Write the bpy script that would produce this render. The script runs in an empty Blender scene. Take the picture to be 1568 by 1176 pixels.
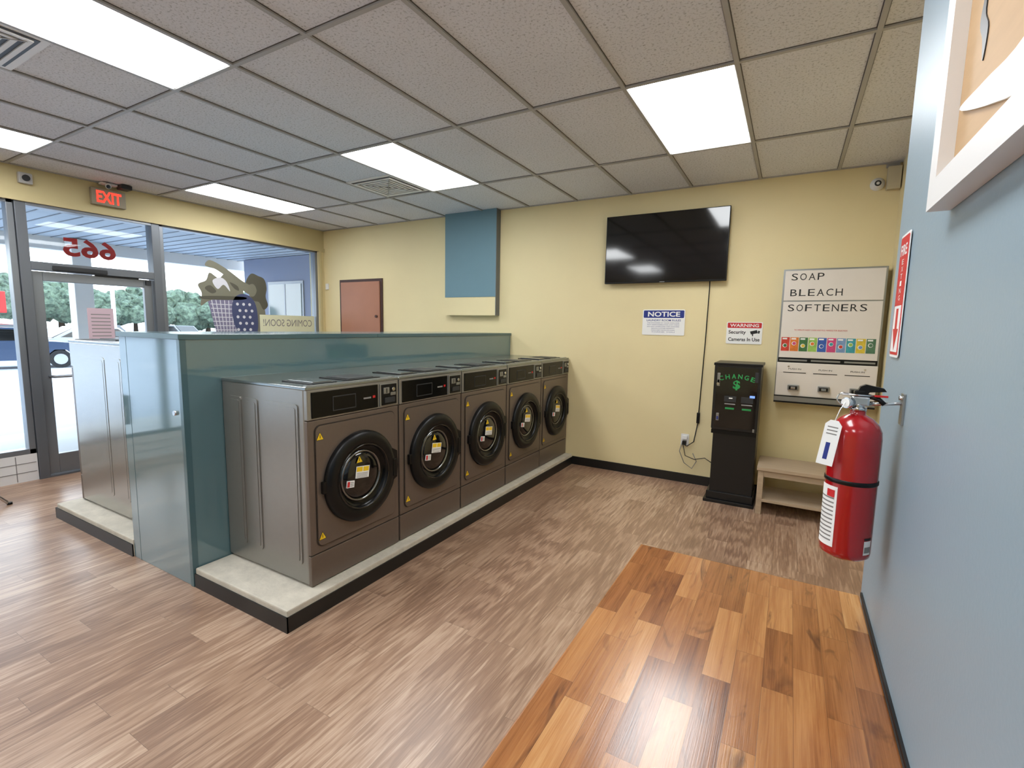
import bpy, bmesh, math, random
from mathutils import Matrix, Vector
random.seed(4)
D=bpy.data
SC=bpy.context.scene
COL=SC.collection

# ------------------------------------------------------------------ materials
def srgb(r,g,b):
    f=lambda c:(c/255/12.92) if c/255<=.04045 else ((c/255+.055)/1.055)**2.4
    return (f(r),f(g),f(b),1)
def mat(name,c,rough=.5,metal=0,noise=0,nscale=8,bump=0,bscale=60,coat=0,emit=0,spec=.5,stretch=None):
    m=D.materials.new(name); m.use_nodes=True
    nt=m.node_tree; N=nt.nodes; L=nt.links
    b=N['Principled BSDF']
    b.inputs['Base Color'].default_value=c; b.inputs['Roughness'].default_value=rough
    b.inputs['Metallic'].default_value=metal; b.inputs['Coat Weight'].default_value=coat
    b.inputs['Specular IOR Level'].default_value=spec
    b.inputs['Coat Roughness'].default_value=.06
    if emit:
        b.inputs['Emission Color'].default_value=c; b.inputs['Emission Strength'].default_value=emit
    if noise or bump:
        tc=N.new('ShaderNodeTexCoord')
        mp=N.new('ShaderNodeMapping'); L.new(tc.outputs['Object'],mp.inputs['Vector'])
        if stretch: mp.inputs['Scale'].default_value=stretch
    if noise:
        n=N.new('ShaderNodeTexNoise'); n.inputs['Scale'].default_value=nscale; n.inputs['Detail'].default_value=5
        L.new(mp.outputs[0],n.inputs['Vector'])
        mx=N.new('ShaderNodeMix'); mx.data_type='RGBA'
        mx.inputs[6].default_value=tuple(x*(1-noise) for x in c[:3])+(1,)
        mx.inputs[7].default_value=tuple(min(1,x*(1+noise)) for x in c[:3])+(1,)
        L.new(n.outputs['Fac'],mx.inputs[0]); L.new(mx.outputs[2],b.inputs['Base Color'])
    if bump:
        n=N.new('ShaderNodeTexNoise'); n.inputs['Scale'].default_value=bscale; n.inputs['Detail'].default_value=3
        L.new(mp.outputs[0],n.inputs['Vector'])
        bp=N.new('ShaderNodeBump'); bp.inputs['Strength'].default_value=bump; bp.inputs['Distance'].default_value=.004
        L.new(n.outputs['Fac'],bp.inputs['Height']); L.new(bp.outputs[0],b.inputs['Normal'])
    return m
def wood(name,bw,rh,cols,rough,board,grain,fine,mortar=.0012,cath=None,offs=.37,gscale=9,coat=0,seam=.5,dark=None):
    """plank / stave material, boards running along world Y; board/grain/fine = contribution weights"""
    m=D.materials.new(name); m.use_nodes=True
    nt=m.node_tree; N=nt.nodes; L=nt.links; b=N['Principled BSDF']
    def math_(op,a,c=None,d=None,clamp=False):
        n=N.new('ShaderNodeMath'); n.operation=op; n.use_clamp=clamp
        for i,v in enumerate((a,c,d)):
            if v is None: continue
            if isinstance(v,(int,float)): n.inputs[i].default_value=v
            else: L.new(v,n.inputs[i])
        return n.outputs[0]
    geo=N.new('ShaderNodeTexCoord')
    sp=N.new('ShaderNodeSeparateXYZ'); L.new(geo.outputs['Object'],sp.inputs[0])
    cb=N.new('ShaderNodeCombineXYZ'); L.new(sp.outputs['Y'],cb.inputs['X']); L.new(sp.outputs['X'],cb.inputs['Y'])
    br=N.new('ShaderNodeTexBrick'); L.new(cb.outputs[0],br.inputs['Vector'])
    br.offset=offs; br.offset_frequency=2; br.squash=.8; br.squash_frequency=3
    br.inputs['Scale'].default_value=1; br.inputs['Brick Width'].default_value=bw; br.inputs['Row Height'].default_value=rh
    br.inputs['Mortar Size'].default_value=mortar; br.inputs['Mortar Smooth'].default_value=.2; br.inputs['Bias'].default_value=0
    br.inputs['Color1'].default_value=(0,0,0,1); br.inputs['Color2'].default_value=(1,1,1,1); br.inputs['Mortar'].default_value=(.5,.5,.5,1)
    sc=N.new('ShaderNodeVectorMath'); sc.operation='MULTIPLY_ADD'
    L.new(br.outputs['Color'],sc.inputs[0]); sc.inputs[1].default_value=(7.3,3.1,5.7); L.new(geo.outputs['Object'],sc.inputs[2])
    def noise(scale,s,detail,dist=0):
        mp=N.new('ShaderNodeMapping'); L.new(sc.outputs[0],mp.inputs['Vector']); mp.inputs['Scale'].default_value=scale
        n=N.new('ShaderNodeTexNoise'); n.inputs['Scale'].default_value=s; n.inputs['Detail'].default_value=detail; n.inputs['Distortion'].default_value=dist
        n.inputs['Roughness'].default_value=.6
        L.new(mp.outputs[0],n.inputs['Vector']); return n.outputs['Fac']
    n1=noise((gscale,1,1),1.6,6,.9); n2=noise((gscale*10,2.5,1),2,4)
    v=math_('MULTIPLY_ADD',math_('SUBTRACT',br.outputs['Color'],.5),board,.5)
    v=math_('MULTIPLY_ADD',math_('SUBTRACT',n1,.5),grain,v)
    v=math_('MULTIPLY_ADD',math_('SUBTRACT',n2,.5),fine,v)
    if cath:
        mp3=N.new('ShaderNodeMapping'); L.new(sc.outputs[0],mp3.inputs['Vector']); mp3.inputs['Scale'].default_value=(1,.07,1)
        w=N.new('ShaderNodeTexWave'); w.wave_type='RINGS'; w.inputs['Scale'].default_value=26; w.inputs['Distortion'].default_value=6; w.inputs['Detail'].default_value=3; w.inputs['Detail Scale'].default_value=2.2
        L.new(mp3.outputs[0],w.inputs['Vector'])
        v=math_('MULTIPLY_ADD',math_('SUBTRACT',w.outputs['Fac'],.5),cath,v)
    rp=N.new('ShaderNodeValToRGB'); L.new(v,rp.inputs[0])
    e=rp.color_ramp.elements
    e[0].position=cols[0][0]; e[0].color=cols[0][1]; e[1].position=cols[-1][0]; e[1].color=cols[-1][1]
    for p,c in cols[1:-1]:
        x=e.new(p); x.color=c
    out=rp.outputs[0]
    if dark:   # dark heartwood streaks / knots
        n3=noise((gscale*.45,1.6,1),2.3,3,1.5)
        r3=N.new('ShaderNodeValToRGB'); r3.color_ramp.elements[0].position=.58; r3.color_ramp.elements[1].position=.74
        L.new(n3,r3.inputs[0])
        mx=N.new('ShaderNodeMix'); mx.data_type='RGBA'; L.new(math_('MULTIPLY',r3.outputs[0],.75),mx.inputs[0]); L.new(out,mx.inputs[6]); mx.inputs[7].default_value=dark
        out=mx.outputs[2]
    mx=N.new('ShaderNodeMix'); mx.data_type='RGBA'; L.new(math_('MULTIPLY',br.outputs['Fac'],seam),mx.inputs[0]); L.new(out,mx.inputs[6])
    mx.inputs[7].default_value=tuple(x*.3 for x in cols[0][1][:3])+(1,)
    L.new(mx.outputs[2],b.inputs['Base Color'])
    b.inputs['Roughness'].default_value=rough; b.inputs['Coat Weight'].default_value=coat; b.inputs['Coat Roughness'].default_value=.15
    bp=N.new('ShaderNodeBump'); bp.inputs['Strength'].default_value=.12; bp.inputs['Distance'].default_value=.002
    L.new(n2,bp.inputs['Height']); L.new(bp.outputs[0],b.inputs['Normal'])
    return m
def ceiling_mat():
    m=D.materials.new('ceiling_tile'); m.use_nodes=True
    nt=m.node_tree; N=nt.nodes; L=nt.links; b=N['Principled BSDF']; b.inputs['Roughness'].default_value=.95
    b.inputs['Specular IOR Level'].default_value=.1
    tc=N.new('ShaderNodeTexCoord')
    n=N.new('ShaderNodeTexNoise'); n.inputs['Scale'].default_value=75; n.inputs['Detail'].default_value=4; n.inputs['Roughness'].default_value=.7
    L.new(tc.outputs['Object'],n.inputs['Vector'])
    r=N.new('ShaderNodeValToRGB'); L.new(n.outputs['Fac'],r.inputs[0])
    e=r.color_ramp.elements; e[0].position=.34; e[0].color=(.44,.45,.47,1); e[1].position=.47; e[1].color=(.80,.81,.86,1)
    n3=N.new('ShaderNodeTexNoise'); n3.inputs['Scale'].default_value=1.3; n3.inputs['Detail'].default_value=3; L.new(tc.outputs['Object'],n3.inputs['Vector'])
    r3=N.new('ShaderNodeValToRGB'); L.new(n3.outputs['Fac'],r3.inputs[0]); r3.color_ramp.elements[0].color=(.88,.87,.86,1); r3.color_ramp.elements[1].color=(1,1,1,1)
    mx=N.new('ShaderNodeMix'); mx.data_type='RGBA'; mx.blend_type='MULTIPLY'; mx.inputs[0].default_value=1
    L.new(r.outputs[0],mx.inputs[6]); L.new(r3.outputs[0],mx.inputs[7])
    L.new(mx.outputs[2],b.inputs['Base Color'])
    bp=N.new('ShaderNodeBump'); bp.inputs['Strength'].default_value=.5; bp.inputs['Distance'].default_value=.004
    L.new(n.outputs['Fac'],bp.inputs['Height']); L.new(bp.outputs[0],b.inputs['Normal'])
    return m
def glass_mat(tint=(.93,.96,.97,1)):
    m=D.materials.new('window_glass'); m.use_nodes=True
    nt=m.node_tree; N=nt.nodes; L=nt.links; N.clear()
    o=N.new('ShaderNodeOutputMaterial'); t=N.new('ShaderNodeBsdfTransparent'); g=N.new('ShaderNodeBsdfGlossy'); g.inputs['Roughness'].default_value=.02
    t.inputs['Color'].default_value=tint
    fr=N.new('ShaderNodeFresnel'); fr.inputs['IOR'].default_value=1.35; mx=N.new('ShaderNodeMixShader')
    L.new(fr.outputs[0],mx.inputs[0]); L.new(t.outputs[0],mx.inputs[1]); L.new(g.outputs[0],mx.inputs[2]); L.new(mx.outputs[0],o.inputs[0])
    return m
def emis(name,c,s):
    m=D.materials.new(name); m.use_nodes=True
    nt=m.node_tree; N=nt.nodes; N.clear()
    o=N.new('ShaderNodeOutputMaterial'); e=N.new('ShaderNodeEmission'); e.inputs[0].default_value=c; e.inputs[1].default_value=s
    nt.links.new(e.outputs[0],o.inputs[0]); return m
def leaf_mat():
    m=mat('foliage',srgb(96,128,92),.8)
    nt=m.node_tree; N=nt.nodes; L=nt.links; b=N['Principled BSDF']
    tc=N.new('ShaderNodeTexCoord'); n=N.new('ShaderNodeTexNoise'); n.inputs['Scale'].default_value=3.2; n.inputs['Detail'].default_value=6; n.inputs['Roughness'].default_value=.75
    L.new(tc.outputs['Object'],n.inputs['Vector'])
    r=N.new('ShaderNodeValToRGB'); L.new(n.outputs['Fac'],r.inputs[0]); e=r.color_ramp.elements
    e[0].position=.38; e[0].color=srgb(44,60,52); e[1].position=.62; e[1].color=srgb(108,128,108)
    L.new(r.outputs[0],b.inputs['Base Color']); return m

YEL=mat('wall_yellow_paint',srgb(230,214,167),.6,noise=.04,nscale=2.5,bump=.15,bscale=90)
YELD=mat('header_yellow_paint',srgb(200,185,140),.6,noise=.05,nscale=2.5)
BLU=mat('wall_blue_paint',srgb(143,164,177),.36,noise=.03,nscale=3,bump=.1,bscale=120)
BLUC=mat('column_blue_paint',srgb(106,138,150),.6,noise=.03)
TEAL=mat('partition_teal_laminate',srgb(96,127,133),.07,noise=.04,nscale=2,coat=1,spec=.9)
TEALD=mat('partition_teal_cap',srgb(76,106,112),.22,coat=.3)
CEIL=ceiling_mat()
GRID=mat('ceiling_grid_metal',srgb(172,170,168),.5)
GRIDS=mat('ceiling_grid_reveal',srgb(92,88,84),.7)
PANEL=emis('led_panel',(.96,.985,1,1),14.4)
FLOOR=wood('vinyl_plank',1.22,.152,[(0,srgb(112,86,70)),(.35,srgb(148,117,96)),(.62,srgb(171,140,117)),(1,srgb(212,186,162))],.28,.2,.6,.6,.0010,.36,gscale=13,seam=.5)
BUTCH=wood('acacia_butcher_block',.34,.066,[(0,srgb(84,46,24)),(.22,srgb(128,76,38)),(.5,srgb(162,105,58)),(.75,srgb(186,130,78)),(1,srgb(212,164,108))],.22,.6,.9,.55,.0005,None,.43,gscale=16,coat=.35,seam=.6,dark=srgb(74,42,24))
BENCHW=mat('bench_greywood',srgb(178,158,134),.55,noise=.18,nscale=5,stretch=(1,14,14))
CONC=mat('slab_concrete',srgb(202,195,180),.7,noise=.25,nscale=14,bump=.8,bscale=35)
BLK=mat('black_vinyl',srgb(22,22,22),.4)
BLKG=mat('black_gloss',srgb(9,9,10),.08,coat=.4)
BLKC=mat('black_control_glass',srgb(8,8,9),.18,spec=.25)
BLKP=mat('black_plastic',srgb(13,13,14),.35,spec=.3)
BLKM=mat('black_powdercoat',srgb(20,20,21),.35)
DGRY=mat('dark_grey',srgb(52,53,55),.4,spec=.3)
BRZ=mat('washer_bronze',srgb(114,102,93),.34,metal=.45,noise=.05,nscale=60)
BRZD=mat('washer_bronze_dark',srgb(60,52,47),.4,metal=.3)
STL=mat('washer_side_steel',srgb(152,150,145),.3,metal=.65,noise=.04,nscale=30)
STLT=mat('washer_top_steel',srgb(142,147,146),.2,metal=.8)
CHR=mat('chrome',srgb(205,205,205),.15,metal=1)
CHRD=mat('chrome_dark',srgb(140,142,145),.2,metal=1)
ALU=mat('aluminium_frame',srgb(136,140,146),.35,metal=.6)
ALUD=mat('aluminium_dark',srgb(112,116,122),.4,metal=.5)
WHT=mat('white_paint',srgb(232,231,230),.4)
WHTP=mat('white_print',srgb(240,240,238),.5)
CRM=mat('vendor_cream',srgb(224,217,209),.4,noise=.04,nscale=6)
RED=mat('extinguisher_red',srgb(166,12,20),.2,coat=.6)
REDP=mat('red_print',srgb(200,32,34),.5)
BLUP=mat('blue_print',srgb(28,48,130),.5)
BLKT=mat('black_print',srgb(25,25,25),.6)
YLW=mat('yellow_sticker',srgb(240,200,30),.5)
GRN=mat('green_print',srgb(40,150,80),.5)
GRYP=mat('grey_print',srgb(130,128,125),.6)
BRN=mat('brown_door',srgb(170,117,91),.45,noise=.08,nscale=4)
BRNF=mat('brown_door_frame',srgb(70,44,38),.5)
TANB=mat('tan_backing',srgb(190,156,116),.6,noise=.12,nscale=5,stretch=(1,1,8))
SLV=mat('silver_trim',srgb(160,162,162),.3,metal=.8)
GLASS=glass_mat()
EXITR=emis('exit_red',(1,.05,.03,1),2.2)
SOF=mat('soffit_panels',srgb(176,188,202),.6)
ASPH=mat('asphalt',srgb(170,176,186),.9,noise=.12,nscale=.6)
SIDW=mat('sidewalk',srgb(210,209,207),.9,noise=.06,nscale=1)
LEAF=leaf_mat()
BARK=mat('bark',srgb(86,70,58),.9)
NEIB=mat('neighbour_blue',srgb(128,136,160),.7,noise=.04)
CARB=mat('car_blue',srgb(50,66,92),.2,metal=.3,coat=.5)
CARS=mat('car_silver',srgb(150,155,160),.2,metal=.5,coat=.5)
CARR=mat('car_red',srgb(150,40,40),.2,metal=.2,coat=.5)
TIRE=mat('tyre',srgb(25,25,26),.8)
DECG=mat('decal_olive_grey',srgb(118,116,100),.6)
DECH=mat('decal_olive_dark',srgb(82,80,68),.6)
DECP=mat('decal_purple',srgb(122,118,144),.6)
DECB=mat('decal_blue',srgb(66,74,108),.6)
DECW=mat('decal_white',srgb(205,205,212),.6)
PAPR=mat('pink_paper',srgb(205,180,190),.7)

# ------------------------------------------------------------------ mesh builder
def basis(o,xa,ya):
    xa=Vector(xa).normalized(); ya=Vector(ya).normalized(); za=xa.cross(ya)
    return Matrix(((xa.x,ya.x,za.x,o[0]),(xa.y,ya.y,za.y,o[1]),(xa.z,ya.z,za.z,o[2]),(0,0,0,1)))
def back(x,y,z): return basis((x,y,z),(1,0,0),(0,0,1))      # faces -Y
def facep(x,y,z): return basis((x,y,z),(0,1,0),(0,0,1))     # faces +X
def facem(x,y,z): return basis((x,y,z),(0,-1,0),(0,0,1))    # faces -X
I4=Matrix.Identity(4)
class Obj:
    keep=False
    def __init__(s,name,mx=I4): s.name=name; s.bm=bmesh.new(); s.mats=[]; s.mx=mx
    def mi(s,m):
        if m not in s.mats: s.mats.append(m)
        return s.mats.index(m)
    def merge(s,b,m,mx=I4,smooth=False):
        i=s.mi(m)
        for f in b.faces: f.material_index=i; f.smooth=smooth
        b.transform(s.mx@mx)
        me=D.meshes.new('t'); b.to_mesh(me); b.free(); s.bm.from_mesh(me); D.meshes.remove(me)
    def box(s,x0,x1,y0,y1,z0,z1,m,bev=0,mx=I4):
        b=bmesh.new(); bmesh.ops.create_cube(b,size=1)
        b.transform(Matrix.Translation(((x0+x1)/2,(y0+y1)/2,(z0+z1)/2))@Matrix.Diagonal((abs(x1-x0),abs(y1-y0),abs(z1-z0),1)))
        if bev: bmesh.ops.bevel(b,geom=b.edges[:],offset=bev,segments=2,affect='EDGES',profile=.6)
        s.merge(b,m,mx)
    def cyl(s,p0,p1,r0,m,r1=None,seg=24,mx=I4,smooth=True):
        r1=r0 if r1 is None else r1
        p0=Vector(p0);p1=Vector(p1);d=p1-p0
        b=bmesh.new(); bmesh.ops.create_cone(b,cap_ends=True,segments=seg,radius1=r0,radius2=r1,depth=d.length)
        b.transform(Matrix.Translation((p0+p1)/2)@d.to_track_quat('Z','Y').to_matrix().to_4x4())
        i=s.mi(m)
        for f in b.faces: f.material_index=i; f.smooth=smooth and len(f.verts)==4
        b.transform(s.mx@mx); me=D.meshes.new('t'); b.to_mesh(me); b.free(); s.bm.from_mesh(me); D.meshes.remove(me)
    def lathe(s,prof,m,mx=I4,seg=48,a0=0,a1=2*math.pi,smooth=True):
        b=bmesh.new(); full=abs(a1-a0-2*math.pi)<1e-6; n=seg if full else seg+1
        rings=[]
        for r,z in prof:
            if r<1e-6: rings.append([b.verts.new((0,0,z))]*n)
            else: rings.append([b.verts.new((r*math.cos(a0+(a1-a0)*k/seg),r*math.sin(a0+(a1-a0)*k/seg),z)) for k in range(n)])
        for i in range(len(rings)-1):
            for k in range(seg):
                k2=(k+1)%n
                q=[rings[i][k],rings[i][k2],rings[i+1][k2],rings[i+1][k]]
                u=[]
                for v in q:
                    if v not in u: u.append(v)
                if len(u)>2:
                    try: b.faces.new(u)
                    except ValueError: pass
        bmesh.ops.recalc_face_normals(b,faces=b.faces[:])
        s.merge(b,m,mx,smooth)
    def tube(s,pts,r,m,seg=8,mx=I4):
        pts=[Vector(p) for p in pts]; b=bmesh.new(); rings=[]
        for i,p in enumerate(pts):
            d=(pts[min(i+1,len(pts)-1)]-pts[max(i-1,0)]).normalized()
            q=d.to_track_quat('Z','Y').to_matrix()
            rings.append([b.verts.new(p+q@Vector((r*math.cos(2*math.pi*k/seg),r*math.sin(2*math.pi*k/seg),0))) for k in range(seg)])
        for a,c in zip(rings,rings[1:]):
            best=min(range(seg),key=lambda o:sum((a[k].co-c[(k+o)%seg].co).length for k in range(seg)))
            for k in range(seg):
                b.faces.new([a[k],a[(k+1)%seg],c[(k+1+best)%seg],c[(k+best)%seg]])
        b.faces.new(rings[0]); b.faces.new(rings[-1])
        bmesh.ops.recalc_face_normals(b,faces=b.faces[:])
        s.merge(b,m,mx,True)
    def poly(s,pts,m,mx=I4,z0=0,z1=.001):
        b=bmesh.new()
        f=b.faces.new([b.verts.new((p[0],p[1],z0)) for p in pts])
        r=bmesh.ops.extrude_face_region(b,geom=[f])
        for v in r['geom']:
            if isinstance(v,bmesh.types.BMVert): v.co.z=z1
        bmesh.ops.triangulate(b,faces=[f for f in b.faces if len(f.verts)>4])
        bmesh.ops.recalc_face_normals(b,faces=b.faces[:])
        s.merge(b,m,mx)
    def blob(s,pts,m,mx=I4,z0=0,z1=.001):
        """closed smooth (Catmull-Rom) outline"""
        out=[];n=len(pts)
        for i in range(n):
            p0,p1,p2,p3=[Vector((*pts[(i+j)%n],0)) for j in (-1,0,1,2)]
            for k in range(5):
                t=k/5
                q=.5*((2*p1)+(-p0+p2)*t+(2*p0-5*p1+4*p2-p3)*t*t+(-p0+3*p1-3*p2+p3)*t**3)
                out.append((q.x,q.y))
        s.poly(out,m,mx,z0,z1)
    def rrect(s,x0,x1,y0,y1,r,m,mx=I4,z0=0,z1=.001,n=6):
        s.poly(rr(x0,x1,y0,y1,r,n),m,mx,z0,z1)
    def text(s,t,x0,x1,y0,y1,m,mx=I4,z=.001,bold=0):
        cu=D.curves.new('t','FONT'); cu.body=t; cu.size=1; cu.offset=bold; cu.resolution_u=3
        o=D.objects.new('t',cu); COL.objects.link(o); bpy.context.view_layer.update()
        me=D.meshes.new_from_object(o); D.objects.remove(o); D.curves.remove(cu)
        if not me.vertices: return
        xs=[v.co.x for v in me.vertices]; ys=[v.co.y for v in me.vertices]
        b=bmesh.new(); b.from_mesh(me); D.meshes.remove(me)
        sx=(x1-x0)/(max(xs)-min(xs)); sy=(y1-y0)/(max(ys)-min(ys))
        b.transform(Matrix.Translation((x0,y0,z))@Matrix.Diagonal((sx,sy,1,1))@Matrix.Translation((-min(xs),-min(ys),0)))
        s.merge(b,m,mx)
    def finish(s):
        me=D.meshes.new(s.name)
        vs=s.bm.verts
        xs=[v.co.x for v in vs];ys=[v.co.y for v in vs];zs=[v.co.z for v in vs]
        c=Vector(((min(xs)+max(xs))/2,(min(ys)+max(ys))/2,min(zs)))
        if s.keep: c=Vector((0,0,0))
        s.bm.transform(Matrix.Translation(-c)); s.bm.to_mesh(me); s.bm.free()
        for m in s.mats: me.materials.append(m)
        o=D.objects.new(s.name,me); o.location=c; COL.objects.link(o); return o
def rr(x0,x1,y0,y1,r,n=6):
    p=[]
    for cx,cy,a in ((x1-r,y1-r,0),(x0+r,y1-r,90),(x0+r,y0+r,180),(x1-r,y0+r,270)):
        for k in range(n+1):
            t=math.radians(a+90*k/n); p.append((cx+r*math.cos(t),cy+r*math.sin(t)))
    return p
def simple(name,x0,x1,y0,y1,z0,z1,m,keep=False,bev=0):
    o=Obj(name); o.keep=keep; o.box(x0,x1,y0,y1,z0,z1,m,bev); return o.finish()

# ------------------------------------------------------------------ dimensions
B=5.26; W=-6.41; C=3.027; RW=.263; RY=1.90; XR=.70; YN=-4.2
# ------------------------------------------------------------------ room shell
simple('floor',W-.2,XR+.2,YN-.2,B+.2,-.12,0,FLOOR,True)
simple('ceiling',W-.2,XR+.2,YN-.2,B+.2,C,C+.12,CEIL,True)
simple('wall_back',W-.2,XR+.2,B,B+.2,0,C,YEL)
simple('wall_front',W-.2,XR+.2,YN-.2,YN,0,C,YEL)
simple('wall_right',RW,XR,YN,RY,0,C,BLU)
simple('wall_right_recess',XR,XR+.2,RY,B,0,C,YEL)
WH=2.72
o=Obj('wall_left')
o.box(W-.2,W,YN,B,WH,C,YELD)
o.box(W-.2,W,5.15,B,0,WH,YEL)
o.box(W-.2,W,YN,-3.6,0,WH,YEL)
o.box(W-.16,W-.02,-3.6,1.76,0,.27,WHT); o.box(W-.16,W-.02,2.98,5.15,0,.27,WHT)
for k in range(34):
    y=-3.6+k*.26
    if y<1.7 or (y>2.95 and y<5.1): o.box(W-.021,W-.018,y,y+.006,.01,.26,GRYP)
for z in (.09,.18): o.box(W-.021,W-.018,-3.6,1.75,z,z+.006,GRYP)
o.finish()
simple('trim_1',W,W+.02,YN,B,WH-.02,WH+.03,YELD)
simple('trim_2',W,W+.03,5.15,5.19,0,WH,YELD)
def window(name,y0,y1,z0,z1,t=.05,mids=()):
    o=Obj(name); a,b=W-.13,W-.02
    o.box(a,b,y0,y1,z0,z0+t,ALU,.004); o.box(a,b,y0,y1,z1-t,z1,ALU,.004)
    o.box(a,b,y0,y0+t,z0,z1,ALU,.004); o.box(a,b,y1-t,y1,z0,z1,ALU,.004)
    for m in mids: o.box(a,b,m-t/2,m+t/2,z0,z1,ALU,.004)
    o.box(W-.082,W-.074,y0+t-.01,y1-t+.01,z0+t-.01,z1-t+.01,GLASS)
    return o.finish()
window('window_1',-3.6,1.76,.27,WH,.05,(-1.8,0.0))
window('window_2',2.98,5.15,.27,WH,.04)
o=Obj('door_1')
a,b=W-.14,W-.005
o.box(a,b,1.765,1.845,0,WH,ALUD,.004); o.box(a,b,2.895,2.975,0,WH,ALUD,.004)
o.box(a,b,1.845,2.895,WH-.05,WH,ALU,.004); o.box(a,b,1.845,2.895,2.07,2.15,ALUD,.004)
o.box(W-.082,W-.074,1.84,2.9,2.14,WH-.04,GLASS)
a,b=W-.10,W-.05
o.box(a,b,1.855,1.935,.02,2.06,ALU,.005); o.box(a,b,2.805,2.885,.02,2.06,ALU,.005)
o.box(a,b,1.935,2.805,1.97,2.06,ALU,.005); o.box(a,b,1.935,2.805,.02,.22,ALU,.005)
o.box(W-.079,W-.073,1.93,2.81,.2,1.98,GLASS)
o.box(W-.05,W+.01,2.0,2.45,2.075,2.125,DGRY,.01); o.box(W-.05,W-.03,2.35,2.75,2.055,2.07,DGRY,.003)
o.tube([(W-.05,1.92,1.02),(W+.01,1.94,1.02),(W+.01,2.80,1.02),(W-.05,2.82,1.02)],.014,ALU)
o.tube([(W-.05,2.85,.95),(W+.02,2.85,.97),(W+.02,2.85,1.25),(W-.05,2.85,1.27)],.011,ALU)
o.box(W-.06,W-.03,2.82,2.87,2.0,2.05,DGRY)
mx=facem(W-.084,0,0)
o.text('665',-2.57,-2.12,2.24,2.43,REDP,mx,.0,bold=.03)
o.box(W-.071,W-.069,2.27,2.50,1.36,1.72,PAPR)
for k in range(7): o.box(W-.0692,W-.0685,2.30,2.47,1.42+k*.038,1.43+k*.038,GRYP)
o.finish()
simple('trim_3',W-.16,W+.0,1.76,2.98,0,.015,ALUD)
o=Obj('trim_4')
o.box(-3.98,-3.205,B-.09,B,1.97,C-.001,BLUC); o.box(-3.98,-3.205,B-.085,B,1.74,1.97,YEL); o.box(-3.205,-3.198,B-.09,B,1.74,C-.001,ALUD)
o.finish()
simple('baseboard_back',-2.15,XR,B-.012,B,0,.095,BLK)
simple('baseboard_right',RW-.01,RW,YN,RY,0,.095,BLK)
simple('baseboard_right_end',RW,XR,RY,RY+.01,0,.095,BLK)
simple('baseboard_left',W,W+.008,5.15,B,0,.095,BLK)
simple('trim_5',RW-.006,RW,-.55,1.87,.75,.762,BLK)

# ceiling grid
g=-.97; tau=.613; r0=2.98; rs=1.25
o=Obj('ceiling_grid'); o.keep=True
k=-9
while g+k*tau<XR:
    x=g+k*tau
    if x>W: o.box(x-.012,x+.012,YN,B,C-.012,C+.001,GRID); o.box(x-.016,x+.016,YN,B,C-.003,C+.001,GRIDS)
    k+=1
for k in range(-6,2):
    y=r0+k*rs
    if YN<y<B: o.box(W,XR,y-.012,y+.012,C-.0115,C+.001,GRID); o.box(W,XR,y-.016,y+.016,C-.0025,C+.001,GRIDS)
o.box(W,XR,B-.02,B,C-.01,C,GRID); o.box(W,W+.02,YN,B,C-.0105,C,GRID)
o.finish()
for cx in (g,g-4*tau,g-8*tau):
    for cy in (r0,r0-2*rs,r0-4*rs):
        o=Obj('ceiling_light_panel')
        x0,x1,y0,y1=cx+.012,cx+tau-.012,cy+.012,cy+rs-.012
        o.box(x0,x1,y0,y1,C-.006,C-.001,WHT)
        o.box(x0+.008,x1-.008,y0+.008,y1-.008,C-.0085,C-.0065,PANEL)
        o.finish()
def vent(x0,y0,s=.59):
    o=Obj('ceiling_air_vent'); x1=x0+s;y1=y0+s; z=C-.010
    cx,cy=x0+s/2,y0+s/2
    o.box(x0,x1,y0,y1,z,C-.001,WHT)
    h=s/2-.035; o.box(cx-h,cx+h,cy-h,cy+h,z-.003,z-.001,DGRY)
    h-=.02
    while h>.03:
        w=.022; za,zb=z-.010,z-.003
        o.box(cx-h,cx+h,cy-h,cy-h+w,za,zb,WHT); o.box(cx-h,cx+h,cy+h-w,cy+h,za,zb,WHT)
        o.box(cx-h,cx-h+w,cy-h+w,cy+h-w,za,zb,WHT); o.box(cx+h-w,cx+h,cy-h+w,cy+h-w,za,zb,WHT)
        h-=.046
    # diagonal mitres
    for sx in (-1,1):
        M=Matrix.Translation((cx,cy,z-.008))@Matrix.Rotation(sx*math.pi/4,4,'Z')
        o.box(-.31,.31,-.004,.004,-.004,0,GRID,0,M)
    o.finish()
vent(-4.02,3.59); vent(-4.02,.56)

# ------------------------------------------------------------------ partition + slabs
PX0,PX1,PY0,PZ=-3.77,-3.03,1.473,1.526
o=Obj('partition_wall')
o.box(PX0,PX1,PY0,B,0,PZ-.03,TEAL,.003)
o.box(PX0-.012,PX1+.012,PY0-.012,3.0,PZ-.032,PZ,TEALD,.004)
o.box(PX0-.012,PX1+.012,3.003,B,PZ-.032,PZ,TEALD,.004)
o.box(PX1-.03,PX1+.004,PY0-.004,PY0+.03,.0,PZ-.03,TEALD,.002)
o.box(PX0+.09,PX0+.093,PY0-.001,PY0+.01,0,PZ-.03,TEALD)
o.cyl((PX1-.09,PY0-.012,1.06),(PX1-.09,PY0+.01,1.06),.014,CHR)
o.finish()
def slab(name,x0,x1,y0,y1):
    o=Obj(name); o.box(x0+.008,x1-.008,y0+.008,y1,0.0,.118,CONC,.008)
    return o
o=slab('equipment_slab',PX1,-2.15,PY0,B); o.box(-2.158,-2.15,PY0,B,0,.085,BLK); o.box(PX1+.01,-2.15,PY0,PY0+.008,0,.085,BLK); o.finish()
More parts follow.
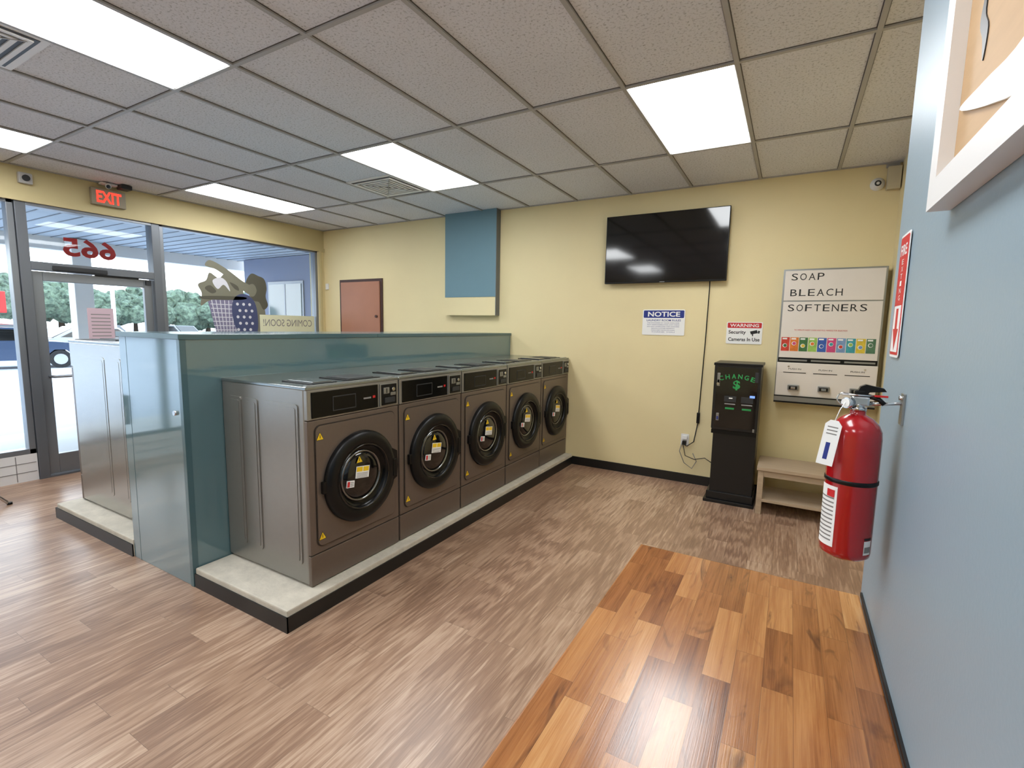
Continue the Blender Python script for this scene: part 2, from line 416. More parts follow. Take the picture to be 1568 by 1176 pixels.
o=slab('equipment_slab',-5.06,PX0,PY0-.01,B); o.box(-5.06,-5.052,PY0-.01,B,0,.085,BLK); o.box(-5.06,PX0-.01,PY0-.01,PY0-.002,0,.085,BLK); o.finish()

# ------------------------------------------------------------------ washers
def washer(mx,side=STL,front=BRZ):
    o=Obj('front_load_washer',mx); w=.711; d=.79; h=1.14
    o.box(-d,-.02,.004,w-.004,.012,h-.012,side,.01)
    o.box(-d+.05,-.06,.03,w-.03,0,.02,BLKP)
    o.box(-d,.002,.001,w-.001,h-.02,h,STLT,.006)
    for ys,sg in ((.004,-1),(w-.004,1)):
        m2=basis((-d,ys,0),(1,0,0),(0,0,1)) if sg<0 else basis((0,ys,0),(-1,0,0),(0,0,1))
        for a,b in ((.07,.2),(.23,.36),(.4,.72)):
            if sg>0: a,b=d-b-0.0,d-a
            e1,e2=(.006,.009) if sg<0 else (.002,.003)
            o.rrect(a,b,.12,h-.1,.02,side,m2,0,e1)
            o.rrect(a+.018,b-.018,.14,h-.12,.014,side,m2,.0,e2)
    F=facep(0,0,0)
    o.box(-.03,0,.006,w-.006,.006,.182,front,.005)
    o.box(-.03,0,.006,w-.006,.188,.952,front,.005)
    o.rrect(.045,w-.04,.222,.925,.04,BRZD,F,0,.003)
    o.rrect(.051,w-.046,.228,.919,.036,front,F,.002,.008)
    o.box(-.03,.004,.006,w-.006,.956,h-.018,side,.005)
    o.box(0,.009,.03,.52,.966,h-.03,BLKC,.003)
    o.box(.008,.0105,.17,.34,.99,1.075,DGRY); o.box(.0104,.011,.176,.334,.996,1.069,BLKC)
    o.box(.009,.0104,.40,.46,1.03,1.04,GRYP); o.box(.009,.0106,.475,.495,1.03,1.045,REDP)
    o.box(0,.012,.535,.69,.966,h-.03,SLV,.004); o.box(.011,.014,.545,.680,.972,h-.036,BLKP,.003)
    o.box(.013,.02,.56,.61,1.045,1.085,SLV,.003); o.box(.019,.021,.582,.588,1.05,1.08,BLKP)
    o.box(.013,.02,.57,.66,.985,1.02,DGRY,.004); o.cyl((.013,.645,1.07),(.024,.645,1.07),.012,CHR,seg=16)
    o.box(.013,.019,.622,.668,1.03,1.05,SLV,.002)
    P=basis((.006,.37,.565),(0,1,0),(0,0,1))
    o.lathe([(.278,0),(.278,.018),(.268,.034),(.235,.042),(.205,.04),(.19,.026),(.186,.004)],BLKP,P,64)
    o.lathe([(.188,.02),(.18,.012),(.165,.006),(.15,.004)],BLKC,P,48)
    o.lathe([(.160,.004),(.155,.012),(.148,.012),(.143,.004)],CHRD,P,48)
    o.lathe([(.145,.004),(.135,.014),(.11,.022),(.07,.028),(.03,.030),(0,.0305)],BLKG,P,48)
    o.lathe([(.2,.0405),(.197,.045),(.192,.040)],BLKG,P,48)
    o.poly([(.22,-.10),(.280,-.075),(.286,0),(.280,.10),(.235,.125),(.2,.05)],BLKP,P,.0,.036)
    o.box(.03,.052,.37+.235,.37+.27,.5,.62,BLKP,.008)
    o.box(.004,.03,.37-.295,.37-.25,.53,.60,BLKP,.006)
    def tri(cy,cz,s,z):
        M=facep(z,cy,cz)
        o.poly([(-s,-s*.8),(s,-s*.8),(0,s*.95)],BLKT,M,0,.001); o.poly([(-s*.86,-s*.72),(s*.86,-s*.72),(0,s*.8)],YLW,M,.001,.0016)
        o.box(.0016,.002,-s*.08,s*.08,-s*.4,s*.3,BLKT,0,Matrix.Translation((z,cy,cz)))
    tri(.078,.86,.026,.008); tri(.078,.285,.026,.008)
    tri(.335,.675,.026,.034)
    L1=P@Matrix.Rotation(math.radians(-8),4,'Z')
    def lab(u0,u1,v0,v1,z0,z1,m): o.box(u0,u1,v0,v1,z0+.016,z1+.016,m,0,L1)
    lab(-.07,.035,-.01,.062,.014,.0155,WHTP); lab(-.066,-.02,.03,.058,.0155,.016,YLW); lab(-.014,.030,.03,.058,.0155,.016,YLW)
    for k in range(4): lab(-.062,.026,-.006+k*.008,-.003+k*.008,.0155,.016,GRYP)
    lab(-.13,-.075,-.06,-.02,.008,.0155,WHTP); lab(-.128,-.11,-.056,-.024,.0155,.016,REDP)
    for k in range(3): lab(-.106,-.08,-.052+k*.01,-.048+k*.01,.0155,.016,GRYP)
    o.box(-.34,-.07,.10,.27,h-.001,h+.006,BLKP,.002); o.box(-.32,-.09,.12,.25,h+.005,h+.012,STLT,.003)
    o.box(-.34,-.07,.36,.62,h-.001,h+.006,BLKP,.002); o.box(-.31,-.1,.39,.59,h+.005,h+.010,DGRY,.003)
    o.box(-.045,-.02,.02,w-.02,h-.001,h+.004,SLV,.001)
    return o.finish()
for k in range(5):
    washer(Matrix.Translation((-2.235,1.69+k*.7125,.118)))
S2=mat('washer_side_bright',srgb(176,174,168),.2,metal=.75,noise=.04,nscale=30)
for k in range(4):
    washer(Matrix.Translation((-5.0,1.61+.9*(k+1)-.002,.118))@Matrix.Rotation(math.pi,4,'Z')@Matrix.Diagonal((1.22/.79,.896/.711,1.32/1.14,1)),S2)

# ------------------------------------------------------------------ TV
o=Obj('wall_mounted_tv')
x0,x1,z0,z1=-1.81,-.585,2.085,2.79
o.box(x0,x1,B-.085,B-.05,z0,z1,BLKP,.005)
o.box(x0+.008,x1-.008,B-.0862,B-.084,z0+.016,z1-.008,BLKG)
o.box(x0+.35,x1-.35,B-.05,B-.0,z0+.15,z1-.15,BLKP)
o.box(-1.22,-1.17,B-.087,B-.085,z0+.004,z0+.01,SLV)
o.finish()
o=Obj('power_cable')
o.tube([(-.74,B-.03,2.1),(-.742,B-.012,2.0),(-.75,B-.008,1.5),(-.765,B-.008,.9),(-.77,B-.008,.75)],.005,BLKP)
o.box(-.785,-.755,B-.03,B-.005,.65,.76,BLKP,.005)
o.tube([(-.77,B-.01,.66),(-.80,B-.02,.45),(-.86,B-.04,.40),(-.89,B-.05,.42)],.005,BLKP)
o.tube([(-.9,B-.04,.41),(-.87,B-.05,.30),(-.78,B-.04,.27),(-.68,B-.04,.30),(-.60,B-.03,.25)],.004,BLKP)
o.tube([(-.91,B-.03,.44),(-.93,B-.05,.34),(-.88,B-.04,.22),(-.80,B-.04,.17),(-.76,B-.03,.25),(-.80,B-.03,.33)],.004,GRYP)
o.finish()
o=Obj('wall_outlet')
o.box(-.93,-.85,B-.008,B,.40,.52,WHT,.003); o.box(-.91,-.87,B-.045,B-.008,.41,.45,BLKP,.004); o.box(-.915,-.865,B-.03,B-.008,.465,.505,WHTP,.004); o.finish()
# ------------------------------------------------------------------ signs
o=Obj('notice_sign'); mx=back(0,B-.004,0)
o.rrect(-1.395,-.96,1.545,1.812,.012,WHTP,mx,0,.003)
o.rrect(-1.385,-.97,1.725,1.803,.01,BLUP,mx,.003,.0036)
o.text('NOTICE',-1.34,-1.01,1.738,1.79,WHTP,mx,.0042,bold=.025)
o.text('LAUNDRY ROOM RULES',-1.35,-1.0,1.69,1.71,BLUP,mx,.004,bold=.01)
for k,t in enumerate(('USE MACHINES AT YOUR OWN RISK','NOT RESPONSIBLE FOR LOST ITEMS','DO NOT OVERLOAD THE WASHERS','REMOVE CLOTHES PROMPTLY','PLEASE KEEP THIS ROOM CLEAN','THANK YOU')):
    wd=.165 if k<3 else .12
    o.text(t,-1.178-wd,-1.178+wd,1.668-k*.019,1.677-k*.019,BLUP,mx,.004)
o.finish()
o=Obj('security_camera_warning_sign')
o.rrect(-.56,-.243,1.478,1.69,.01,WHTP,mx,0,.003)
o.rrect(-.552,-.251,1.632,1.683,.008,REDP,mx,.003,.0036)
o.text('WARNING',-.53,-.275,1.642,1.673,WHTP,mx,.0042,bold=.02)
o.text('Security',-.54,-.385,1.565,1.61,BLKT,mx,.004,bold=.02); o.text('Cameras In Use',-.54,-.262,1.505,1.54,BLKT,mx,.004,bold=.02)
o.poly([(-.35,1.60),(-.29,1.615),(-.28,1.585),(-.34,1.572)],BLKT,mx,.003,.004); o.poly([(-.28,1.61),(-.262,1.605),(-.268,1.58),(-.28,1.583)],BLKT,mx,.003,.004); o.box(-.33,-.32,1.556,1.58,.003,.004,BLKT,0,mx)
o.finish()
o=Obj('fire_extinguisher_arrow_sign')
mx=facem(RW-.003,0,0)
o.rrect(-1.815,-1.69,1.535,1.88,.008,WHTP,mx,0,.002); o.rrect(-1.808,-1.697,1.542,1.873,.006,REDP,mx,.002,.003); o.rrect(-1.800,-1.705,1.550,1.68,.004,WHTP,mx,.003,.0035)
o.poly([(-1.752,1.555),(-1.715,1.615),(-1.737,1.615),(-1.737,1.672),(-1.767,1.672),(-1.767,1.615),(-1.789,1.615)],REDP,mx,.0035,.004)
o.text('FIRE',-1.795,-1.71,1.82,1.85,WHTP,mx,.0034,bold=.02)
for k,c in enumerate('EXTING'): o.text(c,-1.765,-1.74,1.795-k*.02,1.809-k*.02,WHTP,mx,.0034)
o.finish()
# ------------------------------------------------------------------ soap vendor
o=Obj('laundry_soap_vending_machine'); yf=B-.12; mx=back(0,yf,0)
o.box(-.10,.665,yf,B,.98,2.165,SLV,.004)
o.box(-.085,.65,yf-.006,yf,1.885,2.15,CRM,.002)
o.box(-.085,.65,yf-.006,yf,1.37,1.875,CRM,.002)
def serif(t,x0,x1,y0,y1):
    n=len(t); p=(x1-x0)/(n-.25)
    for i,ch in enumerate(t):
        a=x0+i*p; b=a+p*.75
        o.text(ch,a,b,y0,y1,BLKT,mx,.0068)
        if ch in 'AHPFNRL':
            for xx in ((a,) if ch in 'LPF' else (a,b)):
                o.box(xx-.004,xx+.010 if xx==a else xx+.004,y0,y0+.003,.0066,.007,BLKT,0,mx)
serif('SOAP',-.035,.215,2.065,2.125); serif('BLEACH',-.035,.36,1.925,1.985); serif('SOFTENERS',-.045,.545,1.79,1.85)
o.text('TO OPERATE INSERT COINS AND PULL HANDLE FOR SELECTION',.02,.42,1.615,1.628,REDP,mx,.0068)
cols=[(200,60,40),(226,120,40),(60,110,60),(150,190,90),(50,90,170),(200,70,120),(120,150,190),(60,150,160),(220,190,60),(80,120,90)]
for k in range(10):
    c1=mat('product_print',srgb(*cols[k]),.5,noise=.5,nscale=30); x=-.075+k*.071
    o.box(x,x+.066,1.43,1.555,.006,.007,c1,0,mx)
    o.lathe([(0,.0072),(.018,.0072)],WHTP,mx@Matrix.Translation((x+.03,1.48+.02*(k%2),0)),16)
    o.lathe([(0,.0076),(.014,.0076)],mat('product_badge',srgb(*cols[(k*3+2)%10]),.5),mx@Matrix.Translation((x+.032,1.48+.02*(k%2),0)),16)
    o.box(x+.008,x+.045,1.535,1.548,.007,.0076,WHTP,0,mx)
o.box(-.09,.655,yf-.004,yf,1.325,1.37,BLKP)
for k in range(3): o.box(-.08+k*.25,.14+k*.25,yf-.012,yf-.003,1.34,1.355,SLV)
o.box(-.095,.66,yf-.03,yf,1.02,1.325,CRM,.006); o.box(-.10,.665,yf-.035,yf,.965,1.02,SLV,.004); o.box(-.10,.665,yf-.037,yf-.002,1.012,1.022,BLKP)
o.box(-.10,.665,yf-.037,yf+.02,.955,.97,BLKP)
for k,x in enumerate((.05,.285,.52)):
    o.box(x-.09,x+.09,yf-.032,yf-.03,1.232,1.238,BLKP)
    o.text('PUSH IN',x-.05,x+.05,1.262,1.275,BLKT,mx,.0315)
    o.box(x-.045,x+.045,yf-.05,yf-.03,1.075,1.125,SLV,.004); o.box(x-.035,x+.03,yf-.085,yf-.05,1.085,1.115,BLKP,.004)
    o.box(x-.02,x+.015,yf-.095,yf-.085,1.09,1.11,CHR,.003)
o.cyl((.0,yf-.034,1.29),(.0,yf-.028,1.29),.008,CHR); o.cyl((.57,yf-.034,1.29),(.57,yf-.028,1.29),.008,CHR)
o.finish()
# ------------------------------------------------------------------ change machine
o=Obj('coin_change_machine'); x0,x1,yf=-.585,-.205,4.80; mx=back(0,yf,0)
o.box(x0,x1,yf,5.20,.69,1.30,BLKM,.008)
o.rrect(x0-.002,x1+.002,.70,1.295,.012,BLKM,mx,0,.012); o.box(x0-.01,x1+.01,yf-.014,5.21,1.288,1.312,BLKP,.004)
o.rrect(x0+.02,x1-.02,.72,1.275,.01,BLKG,mx,.010,.014)
o.box(x0+.015,x1-.0,yf+.02,5.16,.08,.69,BLKM,.005)
o.box(x0-.03,x1+.02,yf-.03,5.2,0,.03,BLKM,.004); o.box(x0-.01,x1+.01,yf-.0,5.19,.03,.10,BLKM,.006)
for k,c in enumerate('CHANGE'):
    a=(k-2.5)/2.5; cx=-.395+a*.125; cz=1.175-.022*a*a
    M=mx@Matrix.Translation((cx,cz,0))@Matrix.Rotation(-a*.28,4,'Z')
    o.text(c,-.018,.018,0,.042,GRN,M,.0146,bold=.02)
o.text('$',-.425,-.365,1.07,1.16,GRN,mx,.0146,bold=.03)
for (a,b,c,d,m) in ((-.56,-.535,1.10,1.22,SLV),(-.558,-.537,1.125,1.16,BLUP),(-.25,-.22,1.15,1.24,DGRY)):
    o.box(a,b,c,d,.013,.017,m,.002,mx)
for (cx,cz,w,h,m) in ((-.44,.985,.10,.055,DGRY),(-.30,.985,.10,.055,DGRY),(-.44,.90,.075,.016,GRN),(-.30,.90,.075,.016,GRN),(-.44,.94,.09,.01,SLV),(-.30,.94,.09,.01,SLV)):
    o.box(cx-w/2,cx+w/2,cz-h/2,cz+h/2,.013,.02,m,.002,mx)
o.box(-.28,-.24,1.01,1.03,.019,.022,emis('blue_led',(.2,.35,1,1),1.5),0,mx); o.box(-.45,-.42,.99,1.0,.02,.022,WHTP,0,mx)
o.box(-.55,-.525,.78,.85,.013,.018,SLV,.003,mx); o.box(-.545,-.53,.79,.82,.018,.020,BLUP,0,mx)
o.box(-.24,-.225,.70,.73,.013,.018,SLV,.002,mx)
o.cyl((-.55,yf-.02,1.12),(-.55,yf-.012,1.12),.012,CHR)
o.box(x0+.0,x1,yf+.0,yf+.03,.655,.69,BLKP)
o.finish()
# ------------------------------------------------------------------ bench
o=Obj('wooden_bench'); x0,x1,y0,y1=-.165,.56,4.68,5.12
o.box(x0-.01,x1+.01,y0-.01,y1+.01,.395,.425,BENCHW,.003)
for xa in (x0,x1-.045):
    for ya in (y0,y1-.045): o.box(xa,xa+.045,ya,ya+.045,0,.395,BENCHW,.002)
    o.box(xa+.008,xa+.037,y0+.04,y1-.04,.33,.395,BENCHW); o.box(xa+.008,xa+.037,y0+.04,y1-.04,.10,.14,BENCHW)
o.box(x0+.04,x1-.04,y0+.008,y0+.03,.34,.395,BENCHW); o.box(x0+.04,x1-.04,y1-.03,y1-.008,.34,.395,BENCHW)
o.box(x0+.01,x1-.01,y0,y1,.115,.14,BENCHW,.002)
o.finish()
# ------------------------------------------------------------------ wall devices
o=Obj('fire_alarm_horn')
o.box(.60,.693,B-.06,B,2.80,2.985,mat('beige_box',srgb(196,186,158),.5),.006); o.box(.59,.68,B-.02,B,2.985,3.015,GRID)
o.finish()
o=Obj('smoke_heat_detector'); P=back(.54,B,2.86)
o.lathe([(.052,0),(.05,.02),(.034,.03),(.03,.045),(0,.048)],WHT,P,32); o.lathe([(.024,.0465),(.02,.05),(.012,.0485)],DGRY,P,24)
o.finish()
o=Obj('exit_sign')
o.box(W+.0,W+.05,2.345,2.645,2.79,2.96,mat('exit_housing',srgb(150,140,120),.5),.006)
o.text('EXIT',2.385,2.605,2.815,2.935,EXITR,facep(W+.051,0,0),.001,bold=.03); o.finish()
o=Obj('security_camera'); o.box(W+.02,W+.10,2.42,2.56,3.0,3.02,WHT,.005); o.box(W+.06,W+.18,2.56,2.66,2.975,3.02,DGRY,.01); o.cyl((W+.09,2.48,3.0),(W+.14,2.46,2.975),.026,WHT); o.cyl((W+.14,2.46,2.975),(W+.155,2.455,2.967),.018,BLKG); o.finish()
o=Obj('door_chime_sensor'); o.box(W,W+.05,1.80,1.90,2.86,2.96,GRID,.01); o.cyl((W+.05,1.85,2.91),(W+.065,1.85,2.91),.028,DGRY); o.finish()
o=Obj('utility_door')
o.box(-6.05,-5.17,B-.02,B-.001,0,2.265,BRNF,.002); o.box(-6.01,-5.21,B-.035,B-.01,.01,2.225,BRN,.003)
o.cyl((-5.27,B-.035,1.72),(-5.27,B-.055,1.72),.02,BRNF); o.finish()
o=Obj('thermostat'); o.box(-6.37,-6.31,B-.02,B,2.13,2.22,WHT,.004); o.finish()

# ------------------------------------------------------------------ folding counter
o=Obj('folding_counter'); o.keep=True
o.box(-.46,RW-.008,-.55,1.872,.712,.75,BUTCH,.004)
o.box(-.40,RW-.05,-.5,-.46,.62,.712,DGRY); o.box(-.40,RW-.05,1.76,1.80,.62,.712,DGRY)
for x in (-.40,RW-.09):
    for y in (-.5,1.76): o.box(x,x+.04,y,y+.04,0,.62,DGRY,.003)
    o.box(x,x+.04,-.5,1.8,.65,.69,DGRY)
o.finish()

# ------------------------------------------------------------------ framed picture
o=Obj('framed_picture'); mx=facem(RW,0,0)
ya,yb,za,zb=-1.327,-.30,1.852,2.72
t=.055; dp=.04
o.box(ya,yb,za,za+t,.001,dp,WHT,0,mx); o.box(ya,yb,zb-t,zb,.001,dp,WHT,0,mx); o.box(ya,ya+t,za+t,zb-t,.001,dp,WHT,0,mx); o.box(yb-t,yb,za+t,zb-t,.001,dp,WHT,0,mx)
o.box(ya+t-.004,yb-t+.004,za+t-.004,zb-t+.004,.002,.016,TANB,0,mx)
o.blob([(-1.244,2.018),(-1.05,1.955),(-.88,1.922),(-.55,1.925),(-.45,2.04),(-.70,2.05),(-.936,2.0),(-1.1,2.01)],WHTP,mx,.016,.022)
o.blob([(-1.17,2.20),(-1.19,2.14),(-1.165,2.10),(-1.15,2.06),(-1.14,2.11),(-1.165,2.15),(-1.15,2.22),(-1.12,2.34),(-1.15,2.30)],DGRY,mx,.016,.018)
o.blob([(-.95,2.4),(-.8,2.2),(-.6,2.25),(-.55,2.5),(-.75,2.6)],GRYP,mx,.016,.018)
o.finish()

# ------------------------------------------------------------------ fire extinguisher
ex,ey,ez=.168,1.56,1.0
T=Matrix.Translation((ex,ey,ez)); R_=.059
o=Obj('fire_extinguisher',T)
o.lathe([(0,.006),(R_*.8,0),(R_*.97,.008),(R_,.02),(R_,.325),(R_*.97,.345),(R_*.85,.362),(R_*.6,.378),(R_*.35,.386),(.018,.388),(.018,.40)],RED,I4,56)
o.lathe([(R_+.0005,.205),(R_+.0022,.207),(R_+.0022,.215),(R_+.0005,.217)],BLKP,I4,56)
o.cyl((0,0,.395),(0,0,.425),.014,CHR); o.cyl((0,0,.398),(0,0,.408),.019,CHR)
o.box(-.018,.022,-.014,.014,.412,.436,CHR,.004)
o.cyl((-.018,-.01,.418),(-.030,-.022,.418),.014,CHR); o.cyl((-.030,-.022,.418),(-.0315,-.0235,.418),.012,WHTP)
o.tube([(.0,0,.432),(.02,-.004,.437),(.04,-.012,.432),(.052,-.018,.42)],.006,BLKP)
o.poly([(-.012,.0),(.0,.03),(.012,.036),(.05,.028),(.056,.02),(.02,.016),(.012,.0)],BLKP,basis((0,.010,.432),(1,0,0),(0,0,1)),0,.02)
o.box(-.012,.012,-.011,.011,.43,.452,BLKP,.004)
b=[(-.034+.016*math.cos(a*math.pi/8),-.018,.428+.016*math.sin(a*math.pi/8)) for a in range(17)]
o.tube(b,.0018,CHR); o.cyl((-.04,-.018,.44),(.03,-.018,.44),.0022,CHR)
o.box(.03,.058,-.022,-.016,.438,.443,REDP,.001)
o.cyl((-.012,-.005,.418),(-.036,.012,.412),.006,BLKP)
def az(a0,a1,z0,z1,m,e=.0008): o.lathe([(R_+e,z0),(R_+e,z1)],m,I4,12,math.radians(a0),math.radians(a1))
az(-180,-122,.03,.195,WHTP)
for k in range(11): az(-175,-128,.045+k*.0115,.049+k*.0115,GRYP,.0014)
az(-150,-128,.165,.185,REDP,.0016)
az(-52,-28,.022,.06,WHTP); az(-50,-30,.028,.044,GRYP,.0014)
az(-52,-28,.062,.068,BLKT)
M=Matrix.Translation((-.052,-.045,.372))@Matrix.Rotation(math.radians(8),4,'Y')@Matrix.Rotation(math.radians(-8),4,'X')@basis((0,0,0),(.95,-.3,0),(0,0,1))
o.poly([(-.019,-.12),(.019,-.12),(.019,-.012),(.009,0),(-.009,0),(-.019,-.012)],WHTP,M,0,.001)
o.box(-.007,.003,-.105,-.060,.001,.0014,BLUP,0,M)
for k in range(3): o.box(-.012,.012,-.02-k*.009,-.017-k*.009,.001,.0014,GRYP,0,M)
o.tube([(-.028,-.02,.425),(-.042,-.035,.40),(-.052,-.045,.368)],.0012,WHTP)
o.box(RW-ex-.006,RW-ex,-.016,.016,.37,.45,SLV,.001)
o.tube([(RW-ex,0,.425),(.06,0,.42),(.02,.0,.416)],.004,CHR)
o.cyl((RW-ex-.012,0,.438),(RW-ex,0,.438),.006,CHR,seg=12)
o.finish()

# ------------------------------------------------------------------ waiting chair
o=Obj('waiting_chair'); cx,cy=-5.95,.95
for sx in (-.2,.2):
    o.tube([(cx+sx,cy+.42,.0),(cx+sx,cy+.40,.03),(cx+sx,cy+.12,.40),(cx+sx,cy-.22,.42),(cx+sx,cy-.28,.82)],.012,CHR)
    o.tube([(cx+sx,cy-.32,.0),(cx+sx,cy-.30,.03),(cx+sx,cy-.02,.41)],.012,CHR)
    o.cyl((cx+sx,cy+.42,0),(cx+sx,cy+.42,.02),.018,BLKP); o.cyl((cx+sx,cy-.32,0),(cx+sx,cy-.32,.02),.018,BLKP)
o.box(cx-.23,cx+.23,cy-.22,cy+.2,.41,.46,DGRY,.02); o.box(cx-.23,cx+.23,cy-.30,cy-.26,.55,.85,DGRY,.015)
o.finish()

# ------------------------------------------------------------------ window decal
o=Obj('laundry_basket_window_decal'); M=facep(W-.068,0,0)
o.poly([(3.50,1.90),(3.94,1.90),(3.87,1.45),(3.60,1.45)],DECP,M,0,.001)
for k in range(7):
    y=3.55+k*.055; y2=3.62+k*.038
    o.poly([(y2,1.46),(y2+.009,1.46),(y+.011,1.88),(y,1.88)],DECW,M,.001,.0015)
for k in range(7): o.box(3.54+.006*(6-k),3.91-.004*(6-k),1.49+k*.055,1.50+k*.055,.001,.0016,DECW,0,M)
o.blob([(3.47,1.88),(3.96,1.90),(3.97,1.94),(3.46,1.92)],DECH,M,.001,.003)
o.blob([(3.44,1.95),(3.40,2.06),(3.50,2.12),(3.55,2.22),(3.66,2.16),(3.74,2.22),(3.84,2.14),(3.95,2.10),(3.98,1.98),(3.90,1.90),(3.7,1.92),(3.52,1.86),(3.42,1.80)],DECG,M,0,.0018)
o.blob([(3.58,2.12),(3.64,2.02),(3.72,2.08),(3.80,2.0),(3.76,2.12),(3.68,2.17)],DECW,M,.0018,.0022)
o.blob([(3.48,2.02),(3.56,1.96),(3.62,1.99),(3.55,2.06)],DECH,M,.0018,.0022)
o.blob([(3.80,2.12),(3.86,2.04),(3.92,2.02),(3.90,2.08)],DECH,M,.0018,.0022)
o.blob([(3.50,2.30),(3.54,2.37),(3.62,2.36),(3.78,2.28),(3.96,2.16),(4.10,2.08),(4.06,1.98),(3.90,2.08),(3.74,2.2),(3.62,2.27)],DECG,M,0,.0026)
o.blob([(4.04,2.02),(4.02,2.14),(4.10,2.26),(4.20,2.24),(4.29,2.20),(4.32,2.08),(4.30,1.96),(4.33,1.84),(4.26,1.78),(4.20,1.88),(4.12,1.9)],DECH,M,0,.0024)
o.blob([(4.05,2.02),(4.06,2.10),(4.13,2.12),(4.17,2.04),(4.13,1.96),(4.07,1.96)],DECG,M,.0024,.003)
o.blob([(3.98,1.92),(4.1,1.96),(4.24,1.90),(4.29,1.70),(4.26,1.44),(4.05,1.42),(4.02,1.7)],DECG,M,0,.002)
o.blob([(3.84,1.90),(3.98,1.98),(4.12,1.90),(4.17,1.70),(4.14,1.44),(3.92,1.42),(3.82,1.66)],DECB,M,0,.0030)
for i in range(16):
    y=3.89+(i%3)*.085+(i//3%2)*.03; z=1.50+(i//3)*.085
    if y<4.12 and z<1.9: o.lathe([(0,.0034),(.020,.0034)],DECW,M@Matrix.Translation((y,z,0)),12)
o.finish()
o=Obj('coming_soon_window_sign'); M=facem(W-.066,0,0)
CSY=mat('sign_pale_yellow',srgb(222,222,190),.6)
o.box(-5.10,-4.20,1.44,1.71,-.001,.001,CSY,0,M); o.text('COMING SOON!',-5.05,-4.25,1.55,1.65,GRYP,basis((W-.064,0,0),(0,-1,0),(0,0,1)),0)
o.finish()

# ------------------------------------------------------------------ outside
simple('parking_lot_ground',-110,W-3.0,-60,90,-.35,-.16,ASPH)
simple('sidewalk_ground',W-3.0,W-.2,-40,60,-.35,-.03,SIDW)
o=Obj('parking_stall_lines')
for k in range(12): o.box(-22,-16.5,-12+k*2.8,-11.88+k*2.8,-.16,-.155,WHT)
o.finish()
o=Obj('canopy_soffit')
o.box(-9.6,W-.2,-14,30,2.80,2.95,SOF)
for k in range(150): o.box(-9.6,W-.2,-14+k*.2,-13.985+k*.2,2.793,2.80,ALUD)
o.box(-9.75,-9.6,-14,30,2.62,3.4,WHT)
o.finish()
o=Obj('canopy_post'); o.box(-9.58,-9.35,3.15,3.38,-.03,2.79,WHT,.01); o.finish()
o=Obj('neighbouring_storefront')
o.box(-9.3,W-.2,5.75,6.0,-.03,2.79,NEIB)
o.box(-8.55,-7.55,5.73,5.76,1.55,2.35,ALU); o.box(-8.5,-7.6,5.72,5.74,1.6,2.3,mat('dark_glass',srgb(110,126,130),.05,coat=1))
o.box(-8.06,-8.03,5.715,5.73,1.6,2.3,ALU)
o.finish()
def tree(x,y,h,s):
    o=Obj('oak_tree'); o.cyl((x,y,-.2),(x+.1,y,h*.6),.2*s,BARK,.1*s,10)
    for k in range(26):
        a=random.random()*6.28; r=(random.random()**.6)*2.1*s
        zz=h*.45+random.random()*h*.5*(1-r/(3.2*s))
        b=bmesh.new(); bmesh.ops.create_icosphere(b,subdivisions=3,radius=(.45+random.random()*.45)*s)
        for v in b.verts: v.co*=1+random.uniform(-.16,.16)
        o.merge(b,LEAF,Matrix.Translation((x+r*math.cos(a),y+r*math.sin(a),zz)),False)
    o.finish()
for i in range(13):
    tree(-47-random.random()*6,3+i*2.7,3.9+random.random()*1.1,1.05+random.random()*.35)
for i in range(6): tree(-60,-25+i*6,4.2,1.5)
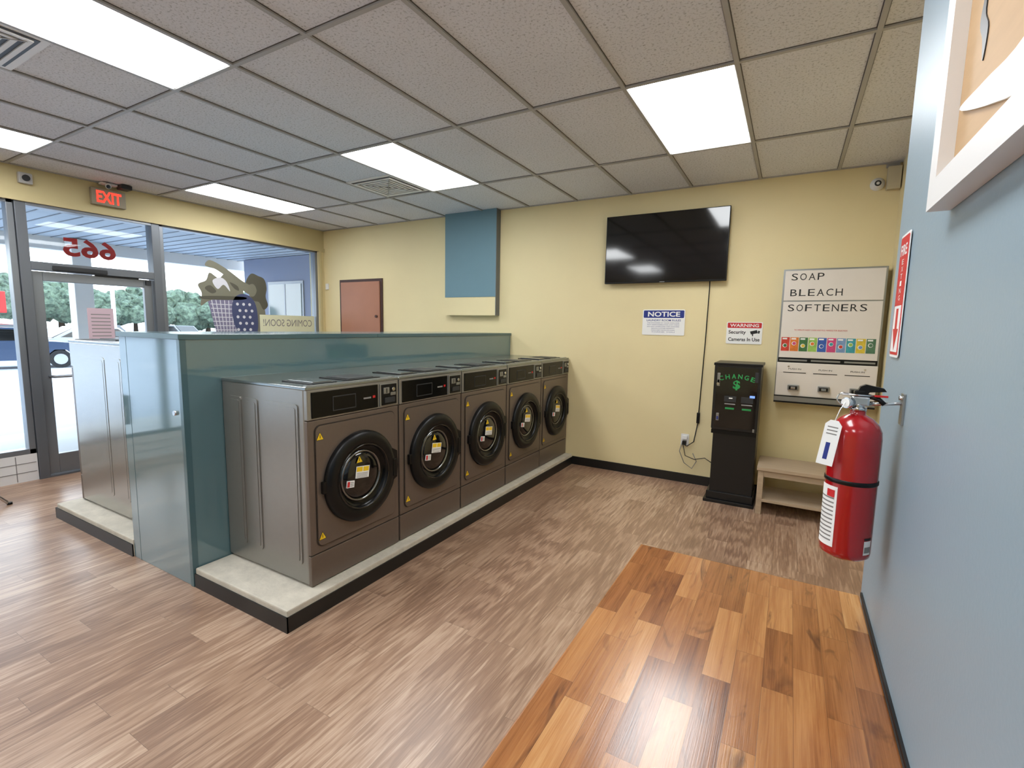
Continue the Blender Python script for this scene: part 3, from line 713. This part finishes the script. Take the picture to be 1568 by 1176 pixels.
def car(x,y,m,ang):
    T=Matrix.Translation((x,y,-.16))@Matrix.Rotation(ang,4,'Z')
    o=Obj('parked_car',T)
    M=basis((0,.85,0),(1,0,0),(0,0,1))
    o.poly([(-2.2,.35),(-1.78,.3),(-1.72,.5),(-1.55,.66),(-1.25,.66),(-1.08,.5),(-1.02,.3),(1.02,.3),(1.08,.5),(1.25,.66),(1.55,.66),(1.72,.5),(1.78,.3),(2.2,.35),(2.22,.7),(2.05,.86),(1.2,.95),(.9,.97)]+[(-1.7,1.0),(-2.15,.92),(-2.22,.6)],m,M,0,1.7)
    M2=basis((0,.74,0),(1,0,0),(0,0,1))
    o.poly([(1.1,.95),(.5,1.42),(-.95,1.45),(-1.75,.98)],m,M2,0,1.48)
    for yy in (.735,-.765): o.poly([(.92,.99),(.46,1.36),(-.2,1.38),(-.2,.99)],BLKG,basis((0,yy+.015,0),(1,0,0),(0,0,1)),-.01,.012); o.poly([(-.27,.99),(-.27,1.38),(-.88,1.38),(-1.5,1.02)],BLKG,basis((0,yy+.015,0),(1,0,0),(0,0,1)),-.01,.012)
    o.poly([(1.14,.97),(.56,1.41),(.52,1.39),(1.08,.95)],BLKG,basis((0,.66,0),(1,0,0),(0,0,1)),0,1.32)
    o.poly([(-1.76,1.0),(-1.0,1.43),(-.97,1.40),(-1.7,.97)],BLKG,basis((0,.62,0),(1,0,0),(0,0,1)),0,1.24)
    for wx in (-1.4,1.4):
        for wy in (-.84,.66):
            o.cyl((wx,wy,.32),(wx,wy+.18,.32),.32,TIRE,seg=24); o.cyl((wx,wy-.01,.32),(wx,wy+.19,.32),.19,CHR,seg=16)
    o.box(2.15,2.23,-.75,-.45,.62,.74,WHT); o.box(2.15,2.23,.45,.75,.62,.74,WHT)
    o.finish()
car(-24,6.0,CARB,math.radians(75)); car(-26.5,9.6,CARS,math.radians(90)); car(-38,14,CARB,0.3); car(-36,8.6,CARR,0.1); car(-38,18.5,CARS,.2)
o=Obj('roadside_sign'); o.box(-42.1,-41.7,8.7,10.7,1.9,3.2,REDP,.05); o.box(-42,-41.8,9.6,9.8,-.2,1.9,WHT); o.finish()
o=Obj('light_pole'); o.cyl((-30,11.6,-.2),(-30,11.6,6),.09,WHT); o.cyl((-30,11.6,-.2),(-30,11.6,.5),.25,WHT); o.box(-30.5,-29.6,11.5,11.7,5.9,6.05,WHT); o.finish()

# ------------------------------------------------------------------ world
w=D.worlds.new('World'); SC.world=w; w.use_nodes=True
nt=w.node_tree; bg=nt.nodes['Background']
tc=nt.nodes.new('ShaderNodeTexCoord'); sp=nt.nodes.new('ShaderNodeSeparateXYZ'); rp=nt.nodes.new('ShaderNodeValToRGB')
nt.links.new(tc.outputs['Generated'],sp.inputs[0]); nt.links.new(sp.outputs['Z'],rp.inputs[0]); nt.links.new(rp.outputs[0],bg.inputs[0])
rp.color_ramp.elements[0].color=(.92,.96,1,1); rp.color_ramp.elements[1].color=(.66,.81,1,1)
bg.inputs[1].default_value=5.4

# ------------------------------------------------------------------ camera
R=((0.8677,0.0735,-0.4916),(0.4967,-0.0919,0.8630),(0.0183,-0.9930,-0.1163))
right=Vector([r[0] for r in R]); fwd=Vector([r[2] for r in R])
right.normalize(); fwd=(fwd-right*fwd.dot(right)).normalized(); up=right.cross(fwd)
cam=D.cameras.new('camera'); co=D.objects.new('camera',cam); COL.objects.link(co)
co.matrix_world=Matrix(((right.x,up.x,-fwd.x,0),(right.y,up.y,-fwd.y,0),(right.z,up.z,-fwd.z,1.6),(0,0,0,1)))
cam.sensor_width=36; cam.lens=743.644/1568*36; cam.clip_start=.02; cam.clip_end=300
SC.camera=co
SC.view_settings.view_transform='Standard'
